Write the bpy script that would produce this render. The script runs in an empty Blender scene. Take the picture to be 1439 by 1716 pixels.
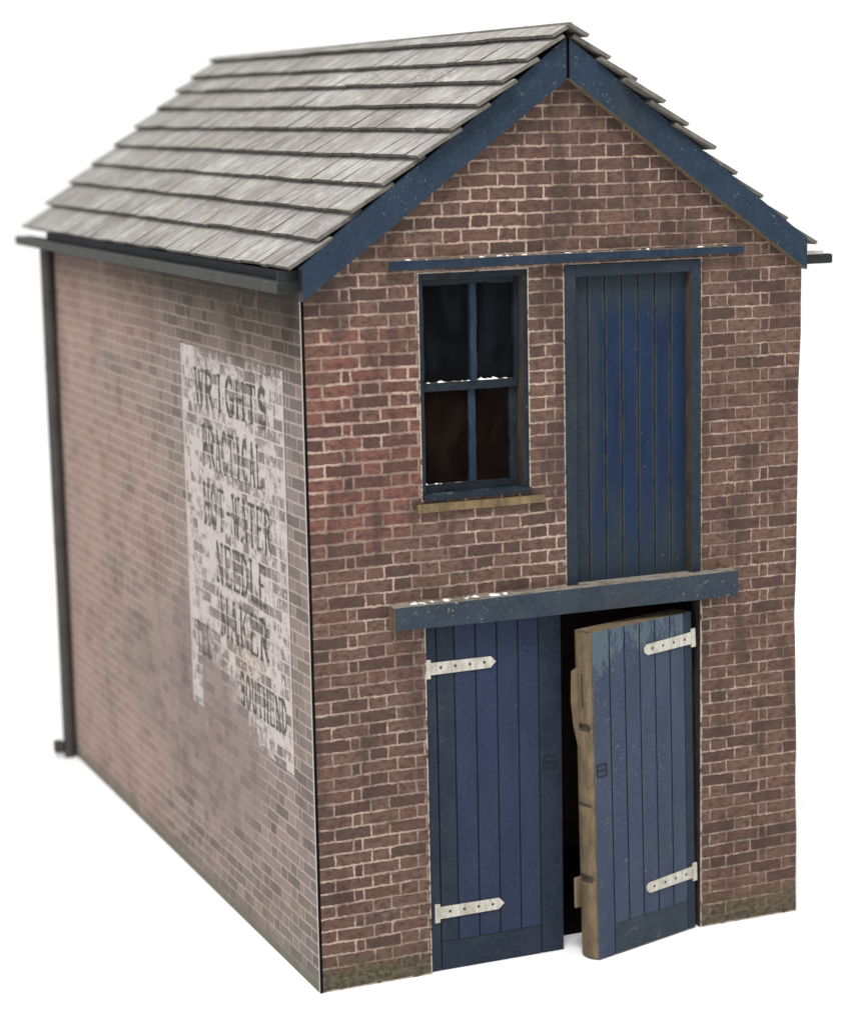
import bpy, bmesh, math, random
from mathutils import Vector, Matrix, noise as mnoise
random.seed(7)
sc = bpy.context.scene
col = sc.collection
W, D, H = 4.0, 7.05, 5.01
ROOT_LOC = Vector((2.0, 3.5, 0.0))

# ------------------------------------------------------------------ node helper
GAIN = dict(inside_card=(.22, .22, .23), dark_gap=(.4, .4, .4), white_tabletop=(1, 1, 1), printed_brick_front=(0.6, 0.555, 0.525), printed_brick_side=(1.06, 1.015, 1.01), flaking_whitewash=(0.88, 0.86, 0.865), faded_sign_lettering=(0.85, 0.82, 0.8),
    bargeboard_paint=(0.6, 0.5, 0.4), beam_paint=(0.6, 0.52, 0.46), lintel_paint=(0.5, 0.48, 0.42), door_paint=(0.5, 0.47, 0.44), door_rail_paint=(0.5, 0.47, 0.47), open_door_paint=(0.58, 0.55, 0.5),
    loft_door_paint=(0.38, 0.34, 0.255), frame_paint=(0.46, 0.43, 0.41), sash_paint=(0.4, 0.38, 0.36), slate_cut_edge=(0.72, 0.7, 0.68), grey_slate_card=(0.625, 0.615, 0.605),
    white_card=(0.55, 0.535, 0.5), torn_paper=(.85, .85, .84), cut_card_edge=(.66, .66, .66), sill_stone=(.60, .60, .60), dusty_card_top=(.66, .66, .66), gutter_paint=(0.34, 0.34, 0.35), gutter_lit_paint=(0.2, 0.205, 0.2), printed_ink=(.6, .6, .6))
class NT:
    def __init__(s, name):
        s.m = bpy.data.materials.new(name); s.m.use_nodes = True
        s.t = s.m.node_tree; s.t.nodes.clear()
        s.out = s.t.nodes.new('ShaderNodeOutputMaterial')
    def node(s, kind, **kw):
        n = s.t.nodes.new(kind)
        for k, v in kw.items(): setattr(n, k, v)
        return n
    def link(s, a, b): s.t.links.new(a, b)
    def put(s, sock, v):
        if isinstance(v, bpy.types.NodeSocket): s.link(v, sock)
        elif isinstance(v, (tuple, list)) and len(v) == 3 and sock.type == 'RGBA': sock.default_value = (*v, 1)
        else: sock.default_value = v
    def ma(s, op, a, b=0.0, c=0.0):
        n = s.node('ShaderNodeMath', operation=op)
        s.put(n.inputs[0], a); s.put(n.inputs[1], b); s.put(n.inputs[2], c)
        return n.outputs[0]
    def add(s, a, b): return s.ma('ADD', a, b)
    def sub(s, a, b): return s.ma('SUBTRACT', a, b)
    def mul(s, a, b): return s.ma('MULTIPLY', a, b)
    def mn(s, a, b): return s.ma('MINIMUM', a, b)
    def mx(s, a, b): return s.ma('MAXIMUM', a, b)
    def ab(s, a): return s.ma('ABSOLUTE', a)
    def gt(s, a, b): return s.ma('GREATER_THAN', a, b)
    def mod(s, a, b): return s.ma('FLOORED_MODULO', a, b)
    def fl(s, a): return s.ma('FLOOR', a)
    def sel(s, f, a, b):            # f ? b : a
        return s.add(a, s.mul(f, s.sub(b, a)))
    def ss(s, x, lo, hi, a=0.0, b=1.0):
        n = s.node('ShaderNodeMapRange', interpolation_type='SMOOTHSTEP')
        s.put(n.inputs[0], x); s.put(n.inputs[1], lo); s.put(n.inputs[2], hi); s.put(n.inputs[3], a); s.put(n.inputs[4], b)
        return n.outputs[0]
    def vec(s, x, y, z=0.0):
        n = s.node('ShaderNodeCombineXYZ')
        s.put(n.inputs[0], x); s.put(n.inputs[1], y); s.put(n.inputs[2], z); return n.outputs[0]
    def noise(s, v, scale, detail=3.0, rough=0.55, dist=0.0, col=False):
        n = s.node('ShaderNodeTexNoise')
        s.put(n.inputs['Vector'], v); n.inputs['Scale'].default_value = scale
        n.inputs['Detail'].default_value = detail; n.inputs['Roughness'].default_value = rough; n.inputs['Distortion'].default_value = dist
        return n.outputs['Color'] if col else n.outputs['Fac']
    def white(s, v):
        n = s.node('ShaderNodeTexWhiteNoise', noise_dimensions='3D'); s.put(n.inputs['Vector'], v)
        return n.outputs['Value'], n.outputs['Color']
    def mix(s, f, a, b, mode='MIX'):
        n = s.node('ShaderNodeMix', data_type='RGBA', blend_type=mode)
        s.put(n.inputs[0], f); s.put(n.inputs[6], a); s.put(n.inputs[7], b); return n.outputs[2]
    def ramp(s, f, stops, interp='LINEAR'):
        n = s.node('ShaderNodeValToRGB'); r = n.color_ramp; r.interpolation = interp
        while len(r.elements) < len(stops): r.elements.new(0.5)
        for e, (p, c) in zip(r.elements, stops): e.position = p; e.color = (*c, 1)
        s.put(n.inputs[0], f); return n.outputs[0]
    def xyz(s, v):
        n = s.node('ShaderNodeSeparateXYZ'); s.put(n.inputs[0], v); return n.outputs
    def pos(s):
        return s.node('ShaderNodeNewGeometry').outputs['Position']
    def uv(s):
        return s.node('ShaderNodeTexCoord').outputs['UV']
    def scalev(s, v, x, y, z):
        n = s.node('ShaderNodeVectorMath', operation='MULTIPLY'); s.put(n.inputs[0], v); n.inputs[1].default_value = (x, y, z); return n.outputs[0]
    def bsdf(s, colr, rough=0.7, spec=0.3, bump=None, bstr=0.3, bdist=0.01, alpha=None):
        b = s.node('ShaderNodeBsdfPrincipled')
        k = GAIN.get(s.m.name, None)
        if k is None: k = (.55, .55, .55)
        colr = s.mix(1.0, colr, k, 'MULTIPLY')
        s.put(b.inputs['Base Color'], colr); s.put(b.inputs['Roughness'], rough); s.put(b.inputs['Specular IOR Level'], spec)
        if bump is not None:
            n = s.node('ShaderNodeBump'); n.inputs['Strength'].default_value = bstr; n.inputs['Distance'].default_value = bdist
            s.put(n.inputs['Height'], bump); s.link(n.outputs[0], b.inputs['Normal'])
        if alpha is not None: s.put(b.inputs['Alpha'], alpha)
        s.link(b.outputs[0], s.out.inputs[0]); return s.m

HB = 0.142857
CH = 0.0941
def flemish(n, u, v, rag, right_end=None):
    """distance to the nearest joint, brick id vector, for a Flemish bond with queen closers"""
    nz = n.noise(n.vec(u, v, 3.1), 22.0, 3.0, 0.65, col=True); c = n.xyz(nz)
    nl = n.noise(n.vec(u, v, 8.7), 3.0, 2.0, 0.5, col=True); cl = n.xyz(nl)
    u = n.add(u, n.add(n.mul(n.sub(c[0], .5), rag), n.mul(n.sub(cl[0], .5), .02)))
    v = n.add(v, n.add(n.mul(n.sub(c[1], .5), rag), n.mul(n.sub(cl[1], .5), .022)))
    rv = n.ma('DIVIDE', n.add(v, .012), CH)
    row = n.fl(rv); fv = n.sub(rv, row)
    dv = n.mul(n.mn(fv, n.sub(1.0, fv)), CH)
    odd = n.mod(row, 2.0)
    t = n.ma('DIVIDE', u, HB)
    m = n.mod(t, 3.0)
    dB = n.mn(n.mn(m, n.ab(n.sub(m, 1.0))), n.sub(3.0, m))
    iB = n.add(n.mul(n.fl(n.ma('DIVIDE', t, 3.0)), 2.0), n.gt(m, 1.0))
    tm = n.sub(t, 2.5); m2 = n.mod(tm, 3.0)
    dA = n.mn(n.mn(m2, n.ab(n.sub(m2, 2.0))), n.sub(3.0, m2))
    iA = n.add(n.mul(n.fl(n.ma('DIVIDE', tm, 3.0)), 2.0), n.gt(m2, 2.0))
    dL = n.mn(n.mn(n.ab(t), n.ab(n.sub(t, 2.0))), n.ab(n.sub(t, 2.5)))
    inL = n.gt(2.5, t)
    dA = n.sel(inL, dA, dL); iA = n.sel(inL, iA, n.add(100.0, n.gt(t, 2.0)))
    if right_end:
        dR = n.mn(n.mn(n.ab(n.sub(t, right_end)), n.ab(n.sub(t, right_end + .5))), n.ab(n.sub(t, right_end + 2.5)))
        inR = n.gt(t, right_end)
        dA = n.sel(inR, dA, dR); iA = n.sel(inR, iA, n.add(200.0, n.gt(t, right_end + .5)))
    du = n.mul(n.sel(odd, dB, dA), HB)
    idd = n.sel(odd, iB, n.add(iA, 300.0))
    d = n.mn(n.mul(du, 1.05), dv)
    return d, n.vec(idd, row, 0.37)

def rect_edge(n, x, z, x0, x1, z0, z1):
    """distance outside a rectangle"""
    dx = n.mx(n.sub(x0, x), n.sub(x, x1)); dz = n.mx(n.sub(z0, z), n.sub(z, z1))
    return n.mx(dx, dz)

def brick_front():
    n = NT('printed_brick_front')
    p = n.pos(); c = n.xyz(p); u, v = c[0], c[2]
    uvv = n.vec(u, v, 0.0)
    d, idv = flemish(n, u, v, .016, 25.5)
    r, rc = n.white(idv)
    fine = n.noise(uvv, 60.0, 4.0, .7)
    med = n.noise(uvv, 9.0, 4.0, .6)
    big = n.noise(uvv, 1.3, 3.0, .55)
    big2 = n.noise(n.vec(u, v, 5.0), 2.1, 3.0, .5)
    base = n.ramp(r, [(0.0, (.150, .088, .071)), (.3, (.185, .112, .092)), (.55, (.16, .098, .083)), (.8, (.205, .135, .108)), (1.0, (.170, .118, .085))])
    # redder field left of the upper window
    cx = n.ma('POWER', n.ma('DIVIDE', n.sub(u, .38), .62), 2.0); cz = n.ma('POWER', n.ma('DIVIDE', n.sub(v, 4.0), .85), 2.0)
    redm = n.ss(n.add(n.add(cx, cz), n.mul(n.sub(med, .5), 1.3)), .45, 1.45, 1.0, 0.0)
    redm = n.mx(redm, n.mul(n.ss(big2, .60, .72), .35))
    rr = n.xyz(rc)[1]
    redm = n.mul(redm, n.ss(rr, .15, .3, .25, 1.0))
    base = n.mix(redm, base, n.mix(r, (.290, .118, .096), (.215, .090, .076)))
    # browner at the right-hand pier
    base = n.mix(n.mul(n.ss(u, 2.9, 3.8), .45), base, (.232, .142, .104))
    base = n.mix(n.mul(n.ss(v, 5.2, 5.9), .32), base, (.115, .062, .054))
    base = n.mix(n.ss(med, .35, .75, 0.0, .42), base, (.225, .165, .140))
    base = n.mix(n.ss(big, .50, .70, 0.0, .38), base, (.085, .058, .052))
    base = n.mix(n.ss(fine, .3, .75, .0, .45), base, (.10, .065, .057))
    base = n.mix(n.ss(n.noise(uvv, 130.0, 2.0, .6), .55, .72, 0.0, .30), base, (.30, .215, .19))
    mnoise_ = n.noise(n.vec(u, v, 9.0), 26.0, 3.0, .65)
    # joint width wanders; some joints are smudged over
    wj = n.add(n.ss(u, 1.8, 3.2, .0046, .0028), n.mul(n.ss(mnoise_, .45, .75), .0075))
    wj = n.add(wj, n.mul(redm, .0022))
    jm = n.ss(n.sub(d, wj), -.0012, .0046, 1.0, 0.0)
    fade = n.ss(n.add(n.mul(big2, .6), n.mul(med, .4)), .40, .56, 1.0, .42)
    fade = n.mul(fade, n.ss(mnoise_, .28, .50, .45, 1.0))
    jm = n.mul(jm, fade)
    mort = n.mix(med, (.46, .365, .305), (.64, .53, .45))
    mort = n.mix(n.mul(n.ss(v, 5.2, 6.0), .25), mort, (.38, .30, .24))
    vor = n.noise(n.vec(n.mul(u, 1.0), n.mul(v, 1.6), 14.0), 17.0, 5.0, .7)
    base = n.mix(n.ss(vor, .46, .64, 0.0, .66), base, (.060, .040, .038))
    base = n.mix(n.ss(vor, .44, .30, 0.0, .35), base, (.275, .20, .175))
    base = n.mix(n.mul(n.gt(n.xyz(rc)[2], .74), .55), base, (.070, .048, .046))
    base = n.mix(n.ss(d, .020, .006, 0.0, .25), base, (.07, .05, .046))
    colr = n.mix(jm, base, mort)
    # bloom of lime on some bricks
    bl = n.mul(n.ss(n.noise(n.vec(u, v, 2.0), 3.3, 4.0, .65), .58, .74), n.ss(mnoise_, .42, .7))
    colr = n.mix(n.mul(bl, .45), colr, (.40, .33, .31))
    # grime smears (dark, vertical)
    sm = n.noise(n.vec(n.mul(u, 2.6), n.mul(v, 1.1), 1.0), 1.6, 4.0, .6)
    colr = n.mix(n.ss(sm, .50, .66, 0.0, .55), colr, (.065, .045, .044))
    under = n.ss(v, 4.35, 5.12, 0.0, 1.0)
    colr = n.mix(n.mul(n.mul(under, n.gt(5.2, v)), n.ss(sm, .36, .62, 0.0, .30)), colr, (.07, .052, .05))  # extra darkening towards the lintel, broken up by the same noise
    # damp green foot
    ft = n.ss(n.add(v, n.mul(n.sub(n.noise(uvv, 5.0, 4.0, .6), .5), .50)), .06, .28, 1.0, 0.0)
    green = n.mix(n.ss(mnoise_, .35, .65), (.060, .062, .042), (.150, .145, .100))
    colr = n.mix(n.mul(ft, .86), colr, green)
    # bare paper along the cut edges
    e1 = rect_edge(n, u, v, .88, 1.72, 3.54, 5.145)
    e2 = rect_edge(n, u, v, .88, 3.13, -1.0, 2.62)
    e3 = rect_edge(n, u, v, 2.013, 3.13, 2.5, 5.158)
    ed = n.mn(n.mn(e1, e2), e3)
    ed = n.mn(ed, n.mul(n.sub(v, .004), 1.3))
    em = n.mul(n.ss(n.sub(ed, n.mul(mnoise_, .020)), -.003, .003, 1.0, 0.0), n.ss(n.noise(uvv, 14.0, 3.0, .6), .36, .5))
    colr = n.mix(n.mul(em, .85), colr, (.60, .555, .50))
    h = n.add(n.mul(fine, .5), n.mul(jm, .6))
    return n.bsdf(colr, .68, .10, h, .22, .006)

def brick_side_colour(n, u, v):
    uvv = n.vec(u, v, 0.0)
    d, idv = flemish(n, u, v, .014)
    r, rc = n.white(idv)
    med = n.noise(uvv, 7.0, 4.0, .6); big = n.noise(n.vec(u, v, 3.0), .9, 4.0, .55); fine = n.noise(uvv, 55.0, 3.0, .65)
    base = n.ramp(r, [(0.0, (.135, .117, .108)), (.5, (.190, .166, .153)), (1.0, (.245, .204, .182))])  # paler print, with the card's grazing sheen mixed into the base colour
    base = n.mix(n.ss(fine, .3, .75, 0.0, .32), base, (.16, .142, .132))
    warm = n.ss(n.add(n.mul(u, .085), n.mul(big, .8)), .58, .95)
    base = n.mix(n.mul(warm, .55), base, (.325, .225, .190))
    return d, idv, r, med, big, fine, base, uvv

def brick_side():
    n = NT('printed_brick_side')
    c = n.xyz(n.pos()); u, v = c[1], c[2]
    d, idv, r, med, big, fine, base, uvv = brick_side_colour(n, u, v)
    m2 = n.noise(n.vec(u, v, 9.0), 24.0, 3.0, .65)
    wj = n.add(.0050, n.mul(n.ss(m2, .45, .75), .006))
    jm = n.ss(n.sub(d, wj), -.001, .005, 1.0, 0.0)
    # joints washed out over a big cloudy area low in the middle
    cl = n.noise(n.vec(u, v, 4.0), 1.15, 4.0, .6)
    cy = n.ma('POWER', n.ma('DIVIDE', n.sub(u, 3.0), 2.2), 2.0); cz = n.ma('POWER', n.ma('DIVIDE', n.sub(v, 1.5), .95), 2.0)
    blob = n.ss(n.add(n.add(cy, cz), n.mul(n.sub(cl, .5), 2.2)), .55, 1.25, 1.0, 0.0)
    blob = n.mx(blob, n.mul(n.ss(cl, .60, .72), .8))
    # the smudge keeps streaks of joint
    blob = n.mul(blob, n.ss(m2, .70, .52, .5, 1.0))
    jm = n.mul(jm, n.sub(1.0, n.mul(blob, .80)))
    colr = n.mix(n.mul(blob, .32), base, (.235, .200, .182))
    mort = n.mix(med, (.325, .285, .258), (.40, .352, .322))
    colr = n.mix(n.mul(jm, .70), colr, mort)
    # grey-green soot under the gutter, more towards the front
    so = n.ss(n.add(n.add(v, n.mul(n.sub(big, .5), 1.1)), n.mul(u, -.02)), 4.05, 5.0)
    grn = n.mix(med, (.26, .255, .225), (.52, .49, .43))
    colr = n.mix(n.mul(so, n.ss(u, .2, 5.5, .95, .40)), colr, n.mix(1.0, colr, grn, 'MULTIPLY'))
    colr = n.mix(n.mul(n.ss(n.add(v, n.mul(n.sub(med, .5), .25)), 4.70, 5.0), n.ss(u, .2, 6.0, .80, .5)), colr, (.045, .043, .038))  # gutter's shadow painted in as a near-black band
    drk = n.ss(n.noise(n.vec(n.mul(u, 1.6), v, 41.0), 1.7, 5.0, .6), .50, .66)
    colr = n.mix(n.mul(drk, .30), colr, n.mix(1.0, colr, (.50, .46, .43), 'MULTIPLY'))
    # olive damp patches
    ol = n.ss(n.noise(n.vec(u, v, 12.0), 1.6, 4.0, .6), .56, .70)
    colr = n.mix(n.mul(ol, .25), colr, (.21, .20, .15))
    pk = n.ss(n.noise(n.vec(u, v, 31.0), 1.5, 5.0, .62), .58, .68)
    colr = n.mix(n.mul(pk, .30), colr, (.31, .215, .185))
    ft = n.ss(n.add(v, n.mul(n.sub(n.noise(uvv, 4.0, 4.0, .6), .5), .36)), .03, .22, 1.0, 0.0)
    colr = n.mix(n.mul(ft, .8), colr, n.mix(med, (.10, .105, .085), (.16, .16, .13)))
    # white cut paper edge at the corner
    ed = n.mn(n.sub(u, -.004), n.mul(n.sub(v, .0), 1.6))
    em = n.ss(n.sub(u, n.mul(m2, .022)), .002, .012, 1.0, 0.0)
    colr = n.mix(n.mul(em, .8), colr, (.46, .43, .41))
    return n.bsdf(colr, .8, .0, n.add(n.mul(fine, .5), n.mul(jm, .5)), .15, .005)

def sign_paint():
    n = NT('flaking_whitewash')
    c = n.xyz(n.pos()); u, v = c[1], c[2]
    d, idv, r, med, big, fine, base, uvv = brick_side_colour(n, u, v)
    streak = n.noise(n.vec(n.mul(u, 2.2), v, 2.0), 5.5, 6.0, .68, 0.6)
    flake = n.noise(n.vec(u, n.mul(v, 1.2), 7.0), 9.0, 6.0, .7, 0.4)
    m2 = n.noise(n.vec(u, v, 9.0), 24.0, 3.0, .65)
    jm = n.ss(d, .004, .014, 1.0, 0.0)
    a = n.add(n.mul(streak, .55), n.mul(flake, .45))
    a = n.add(n.add(a, n.mul(n.sub(r, .5), .17)), n.mul(n.sub(u, 1.8), .012))
    am = n.ss(a, .41, .55, .14, .95)
    am = n.mx(am, n.mul(jm, .86))
    # outline kept stronger, foot of the panel worn right away
    edge = n.mn(n.sub(u, .40), n.sub(2.87, u))
    am = n.mx(am, n.ss(edge, .02, .07, .9, 0.0))
    gone = n.ss(n.add(n.sub(v, n.mul(n.sub(u, 1.0), .42)), n.mul(n.sub(flake, .5), .9)), 1.36, 1.72)
    keep = n.mul(n.ss(u, 2.55, 2.62), n.ss(v, 1.45, 1.55))
    am = n.mul(am, n.mx(gone, keep))
    top = n.ss(n.add(v, n.mul(n.sub(flake, .5), .9)), 4.34, 4.52, 1.0, .0)
    tkeep = n.mx(n.ss(u, .56, .50), n.ss(u, 2.35, 2.60))
    am = n.mul(am, n.mx(top, tkeep))
    colr = n.mix(flake, (.43, .385, .37), (.66, .615, .59))
    yl = n.ss(n.add(n.ma('POWER', n.ma('DIVIDE', n.sub(u, 1.45), .5), 2.0), n.ma('POWER', n.ma('DIVIDE', n.sub(v, 2.18), .3), 2.0)), .2, 1.0, 1.0, 0.0)
    colr = n.mix(n.mul(yl, .4), colr, (.55, .47, .36))
    return n.bsdf(colr, .8, .0, flake, .1, .004, alpha=n.mul(am, .95))

def letter_paint():
    n = NT('faded_sign_lettering')
    c = n.xyz(n.pos()); u, v = c[1], c[2]
    d, idv, r, med, big, fine, base, uvv = brick_side_colour(n, u, v)
    jm = n.ss(d, .004, .013, 1.0, 0.0)
    fl = n.noise(n.vec(n.mul(u, 2.0), v, 17.0), 7.0, 6.0, .7, .5)
    a = n.ss(n.add(fl, n.mul(n.sub(r, .5), .12)), .36, .54, .18, .92)
    a = n.mul(a, n.sub(1.0, n.mul(jm, .45)))
    colr = n.mix(fl, (.085, .080, .075), (.15, .14, .132))
    return n.bsdf(colr, .8, .0, alpha=a)

def navy(name, a, b, speck=.5, chip=(.20, .24, .28), rough=.55, wear=.35, streak=False, spec=.10):
    n = NT(name); p = n.pos()
    q = n.scalev(p, 1, 1, .25) if streak else p
    f = n.noise(q, 5.0, 4.0, .6); g = n.noise(p, 40.0, 3.0, .65)
    colr = n.mix(n.ss(f, .32, .68), a, b)
    colr = n.mix(n.ss(g, .42, .78, 0.0, .32), colr, tuple(x * 1.7 + .01 for x in b))
    w = n.ss(n.noise(n.scalev(p, 1, 1, .6), 2.3, 5.0, .66), .54, .70)
    colr = n.mix(n.mul(w, wear), colr, (.060, .078, .092))
    sp = n.mul(n.ss(n.noise(p, 33.0, 2.0, .5, 1.4), .70 - .03 * speck, .755 - .03 * speck), n.ss(n.noise(p, 2.5, 2.0), .42, .60))
    colr = n.mix(n.mul(sp, .9 if speck else 0), colr, chip)
    if streak and speck > .5:
        c = n.xyz(p)
        hd = n.add(n.ss(c[2], 1.95, 2.5, 0.0, .34), n.ss(c[0], 2.35, 2.05, 0.0, .16))
        ws = n.ss(n.add(n.noise(n.scalev(p, 1.6, 1, .5), 11.0, 5.0, .7, .8), hd), .76, .84)
        colr = n.mix(n.mul(ws, .5), colr, (.16, .235, .29))
    return n.bsdf(colr, rough, spec, g, .10, .004)

def loft_paint():
    n = NT('loft_door_paint'); p = n.pos(); c = n.xyz(p)
    f = n.noise(n.scalev(p, 1.6, 1, .3), 4.0, 4.0, .6); g = n.noise(p, 45.0, 3.0, .65)
    colr = n.mix(n.ss(f, .35, .65), (.018, .044, .150), (.024, .060, .190))
    # weathered head, left side and foot
    ex = n.sub(c[0], 2.235); ez = n.mn(n.sub(5.08, c[2]), n.mul(n.sub(c[2], 2.75), .42))
    e = n.add(n.mn(n.mul(ex, 1.9), n.mul(ez, .55)), n.mul(n.sub(f, .5), .55))
    colr = n.mix(n.ss(e, .02, .22, .85, 0.0), colr, n.mix(g, (.040, .068, .125), (.058, .094, .160)))
    # highlights painted along the plank edges
    t = n.mod(n.ma('DIVIDE', n.sub(c[0], 2.235), LP), 1.0)
    te = n.mn(t, n.sub(1.0, t))
    edge_hi = n.mul(n.ss(te, .06, .17, 1.0, 0.0), n.ss(n.noise(n.scalev(p, 3, 1, .8), 7.0, 4.0, .65), .38, .56))
    colr = n.mix(n.mul(edge_hi, .75), colr, (.105, .125, .135))
    sp = n.ss(n.noise(p, 33.0, 2.0, .5, 1.2), .70, .76)
    colr = n.mix(n.mul(sp, .7), colr, (.22, .25, .27))
    return n.bsdf(colr, .5, .10, g, .10, .004)

def card(name, a, b, sc_=14.0, rough=.8, bump=.3):
    n = NT(name); p = n.pos()
    f = n.noise(n.scalev(p, 1, 1, .35), sc_, 5.0, .65); g = n.noise(p, 70.0, 3.0, .6)
    colr = n.mix(n.ss(f, .30, .70), a, b)
    colr = n.mix(n.ss(g, .5, .75, 0.0, .35), colr, tuple(min(1, x * 1.8) for x in b))
    return n.bsdf(colr, rough, .2, n.add(f, n.mul(g, .5)), bump, .008)

def slate():
    n = NT('grey_slate_card')
    at = n.node('ShaderNodeAttribute', attribute_name='tint')
    r = at.outputs['Fac']
    uv = n.uv(); c = n.xyz(uv); p = n.pos()
    st = n.noise(n.vec(n.mul(c[0], 6.0), n.mul(c[1], 2.6), 0.0), 2.6, 6.0, .7, .4)
    big = n.noise(p, .75, 4.0, .55); md = n.noise(p, 3.2, 4.0, .6); g = n.noise(p, 48.0, 3.0, .65)
    colr = n.ramp(r, [(0.0, (.335, .315, .305)), (.35, (.40, .385, .365)), (.7, (.445, .44, .415)), (1.0, (.50, .495, .475))])
    colr = n.mix(n.ss(md, .42, .66, 0.0, .35), colr, (.335, .295, .300))
    colr = n.mix(n.ss(big, .46, .64, 0.0, .55), colr, (.385, .375, .325))
    b2 = n.noise(n.scalev(p, 1, .7, 1), 1.6, 5.0, .65)
    colr = n.mix(n.ss(b2, .52, .66, 0.0, .60), colr, (.205, .185, .175))
    colr = n.mix(n.ss(b2, .46, .34, 0.0, .60), colr, (.68, .675, .66))
    colr = n.mix(n.ss(st, .46, .66, 0.0, .46), colr, (.185, .172, .162))
    mo = n.noise(p, 9.0, 5.0, .7)
    colr = n.mix(n.ss(mo, .52, .66, 0.0, .55), colr, (.66, .66, .64))
    colr = n.mix(n.ss(mo, .46, .34, 0.0, .45), colr, (.24, .228, .218))
    colr = n.mix(n.ss(st, .32, .44, .30, 0.0), colr, (.56, .555, .54))
    colr = n.mix(n.mul(n.ss(g, .56, .74), n.ss(n.noise(p, 2.0, 3.0), .46, .64)), colr, (.68, .68, .665))
    pc = n.xyz(p)
    chip = n.mul(n.mul(n.ss(pc[2], 6.40, 6.46), n.ss(pc[2], 6.62, 6.57)), n.mul(n.ss(pc[1], .4, 1.0), n.ss(pc[1], 4.2, 3.2)))
    colr = n.mix(n.mul(chip, n.ss(n.noise(p, 26.0, 3.0, .6), .60, .66)), colr, (.95, .95, .94))
    nb = n.noise(p, 120.0, 2.0, .5)
    return n.bsdf(colr, .68, .3, n.add(n.mul(st, .7), n.mul(nb, .3)), .25, .008)

def flat(name, c, rough=.7, spec=.3):
    n = NT(name); p = n.pos(); g = n.noise(p, 30.0, 3.0, .6)
    return n.bsdf(n.mix(n.ss(g, .35, .7), c, tuple(x * 1.5 + .004 for x in c)), rough, spec, g, .08, .004)

def ledge(name):                     # dusty card top of the timber beams
    n = NT(name); p = n.pos()
    f = n.noise(n.scalev(p, 1.2, 2, 1), 7.0, 5.0, .7)
    g = n.noise(p, 38.0, 3.0, .65)
    colr = n.mix(n.ss(f, .36, .60), (.17, .135, .095), (.30, .275, .235))
    colr = n.mix(n.ss(g, .55, .70), colr, (.46, .44, .40))
    return n.bsdf(colr, .85, .2, g, .4, .01)

LP = .1365
M = {}
M['front'] = brick_front(); M['side'] = brick_side(); M['sign'] = sign_paint(); M['letter'] = letter_paint()
M['barge'] = navy('bargeboard_paint', (.022, .046, .098), (.028, .058, .118), 1.0, (.20, .27, .33))
M['beam'] = navy('beam_paint', (.034, .056, .088), (.044, .070, .108), 1.2, (.36, .37, .35), wear=.5)
M['lintel'] = navy('lintel_paint', (.020, .038, .080), (.030, .054, .105), .9, (.25, .28, .30))
M['door'] = navy('door_paint', (.032, .050, .112), (.040, .062, .128), .3, (.12, .16, .22), streak=True)
M['doorlow'] = navy('door_rail_paint', (.024, .040, .066), (.034, .052, .080), .5, (.12, .15, .17))
M['doorR'] = navy('open_door_paint', (.050, .072, .135), (.064, .090, .155), .9, (.22, .28, .34), streak=True, wear=.45)
M['groove'] = flat('groove_shadow', (.008, .011, .020))
M['loft'] = loft_paint()
M['frame'] = navy('frame_paint', (.030, .045, .068), (.040, .058, .084), .6, (.18, .20, .21), wear=.6)
M['sash'] = navy('sash_paint', (.022, .034, .050), (.034, .050, .072), .8, (.25, .27, .28), wear=.4)
M['brown'] = card('cut_card_edge', (.13, .095, .058), (.235, .175, .105))
M['brown2'] = card('dark_card_edge', (.050, .042, .036), (.105, .085, .062))  # darker card for reveals, undersides and creases
M['sill'] = card('sill_stone', (.125, .085, .045), (.285, .205, .105), 9.0)
M['slate'] = slate()
M['slate_edge'] = card('slate_cut_edge', (.105, .10, .088), (.19, .18, .16), 12.0)
M['slate_gap'] = card('slate_slit', (.035, .033, .03), (.08, .075, .07))
M['dark'] = flat('dark_gap', (.006, .007, .009), .9, .05)  # near-black that paints the shade in gaps, heads and undersides
M['inner'] = card('inside_card', (.16, .10, .085), (.26, .16, .13), 6.0)
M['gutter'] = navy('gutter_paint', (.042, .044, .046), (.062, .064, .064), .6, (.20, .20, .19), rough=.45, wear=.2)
M['gutterhi'] = navy('gutter_lit_paint', (.135, .135, .128), (.19, .19, .18), .6, (.34, .34, .32), rough=.5, wear=.2)  # lighter copy of the gutter paint for lit faces; also hinge dots
M['pipe'] = navy('downpipe_paint', (.055, .050, .045), (.085, .076, .068), .4, (.2, .2, .19), rough=.5, wear=.1, spec=.35)
M['white'] = card('white_card', (.50, .47, .42), (.84, .83, .80), 22.0, .7, .15)
M['fluff'] = card('torn_paper', (.70, .70, .68), (.90, .90, .88), 20.0, .8, .2)
M['ledge'] = ledge('dusty_card_top')
M['dusty'] = navy('dusty_sill_paint', (.020, .034, .050), (.034, .052, .072), 4.0, (.34, .40, .44), wear=.6)
def pane_film():
    n = NT('smeared_pane_tint'); p = n.pos(); c = n.xyz(p)
    f = n.noise(n.scalev(p, 1, 1, .6), 4.0, 5.0, .65, 1.0); g = n.noise(p, 12.0, 5.0, .7, 1.5)
    up = n.ss(c[2], 4.2, 4.5)
    colr = n.mix(up, (.060, .036, .030), (.034, .046, .058))  # dim interior tint painted into the film: reddish below, bluish above
    a = n.add(.10, n.mul(n.ss(f, .40, .65), .16)); a = n.add(a, n.mul(n.ss(g, .62, .74), .14))
    return n.bsdf(colr, .4, .0, alpha=a)
M['pane'] = pane_film()
M['ink'] = flat('printed_ink', (.010, .014, .022))

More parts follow.
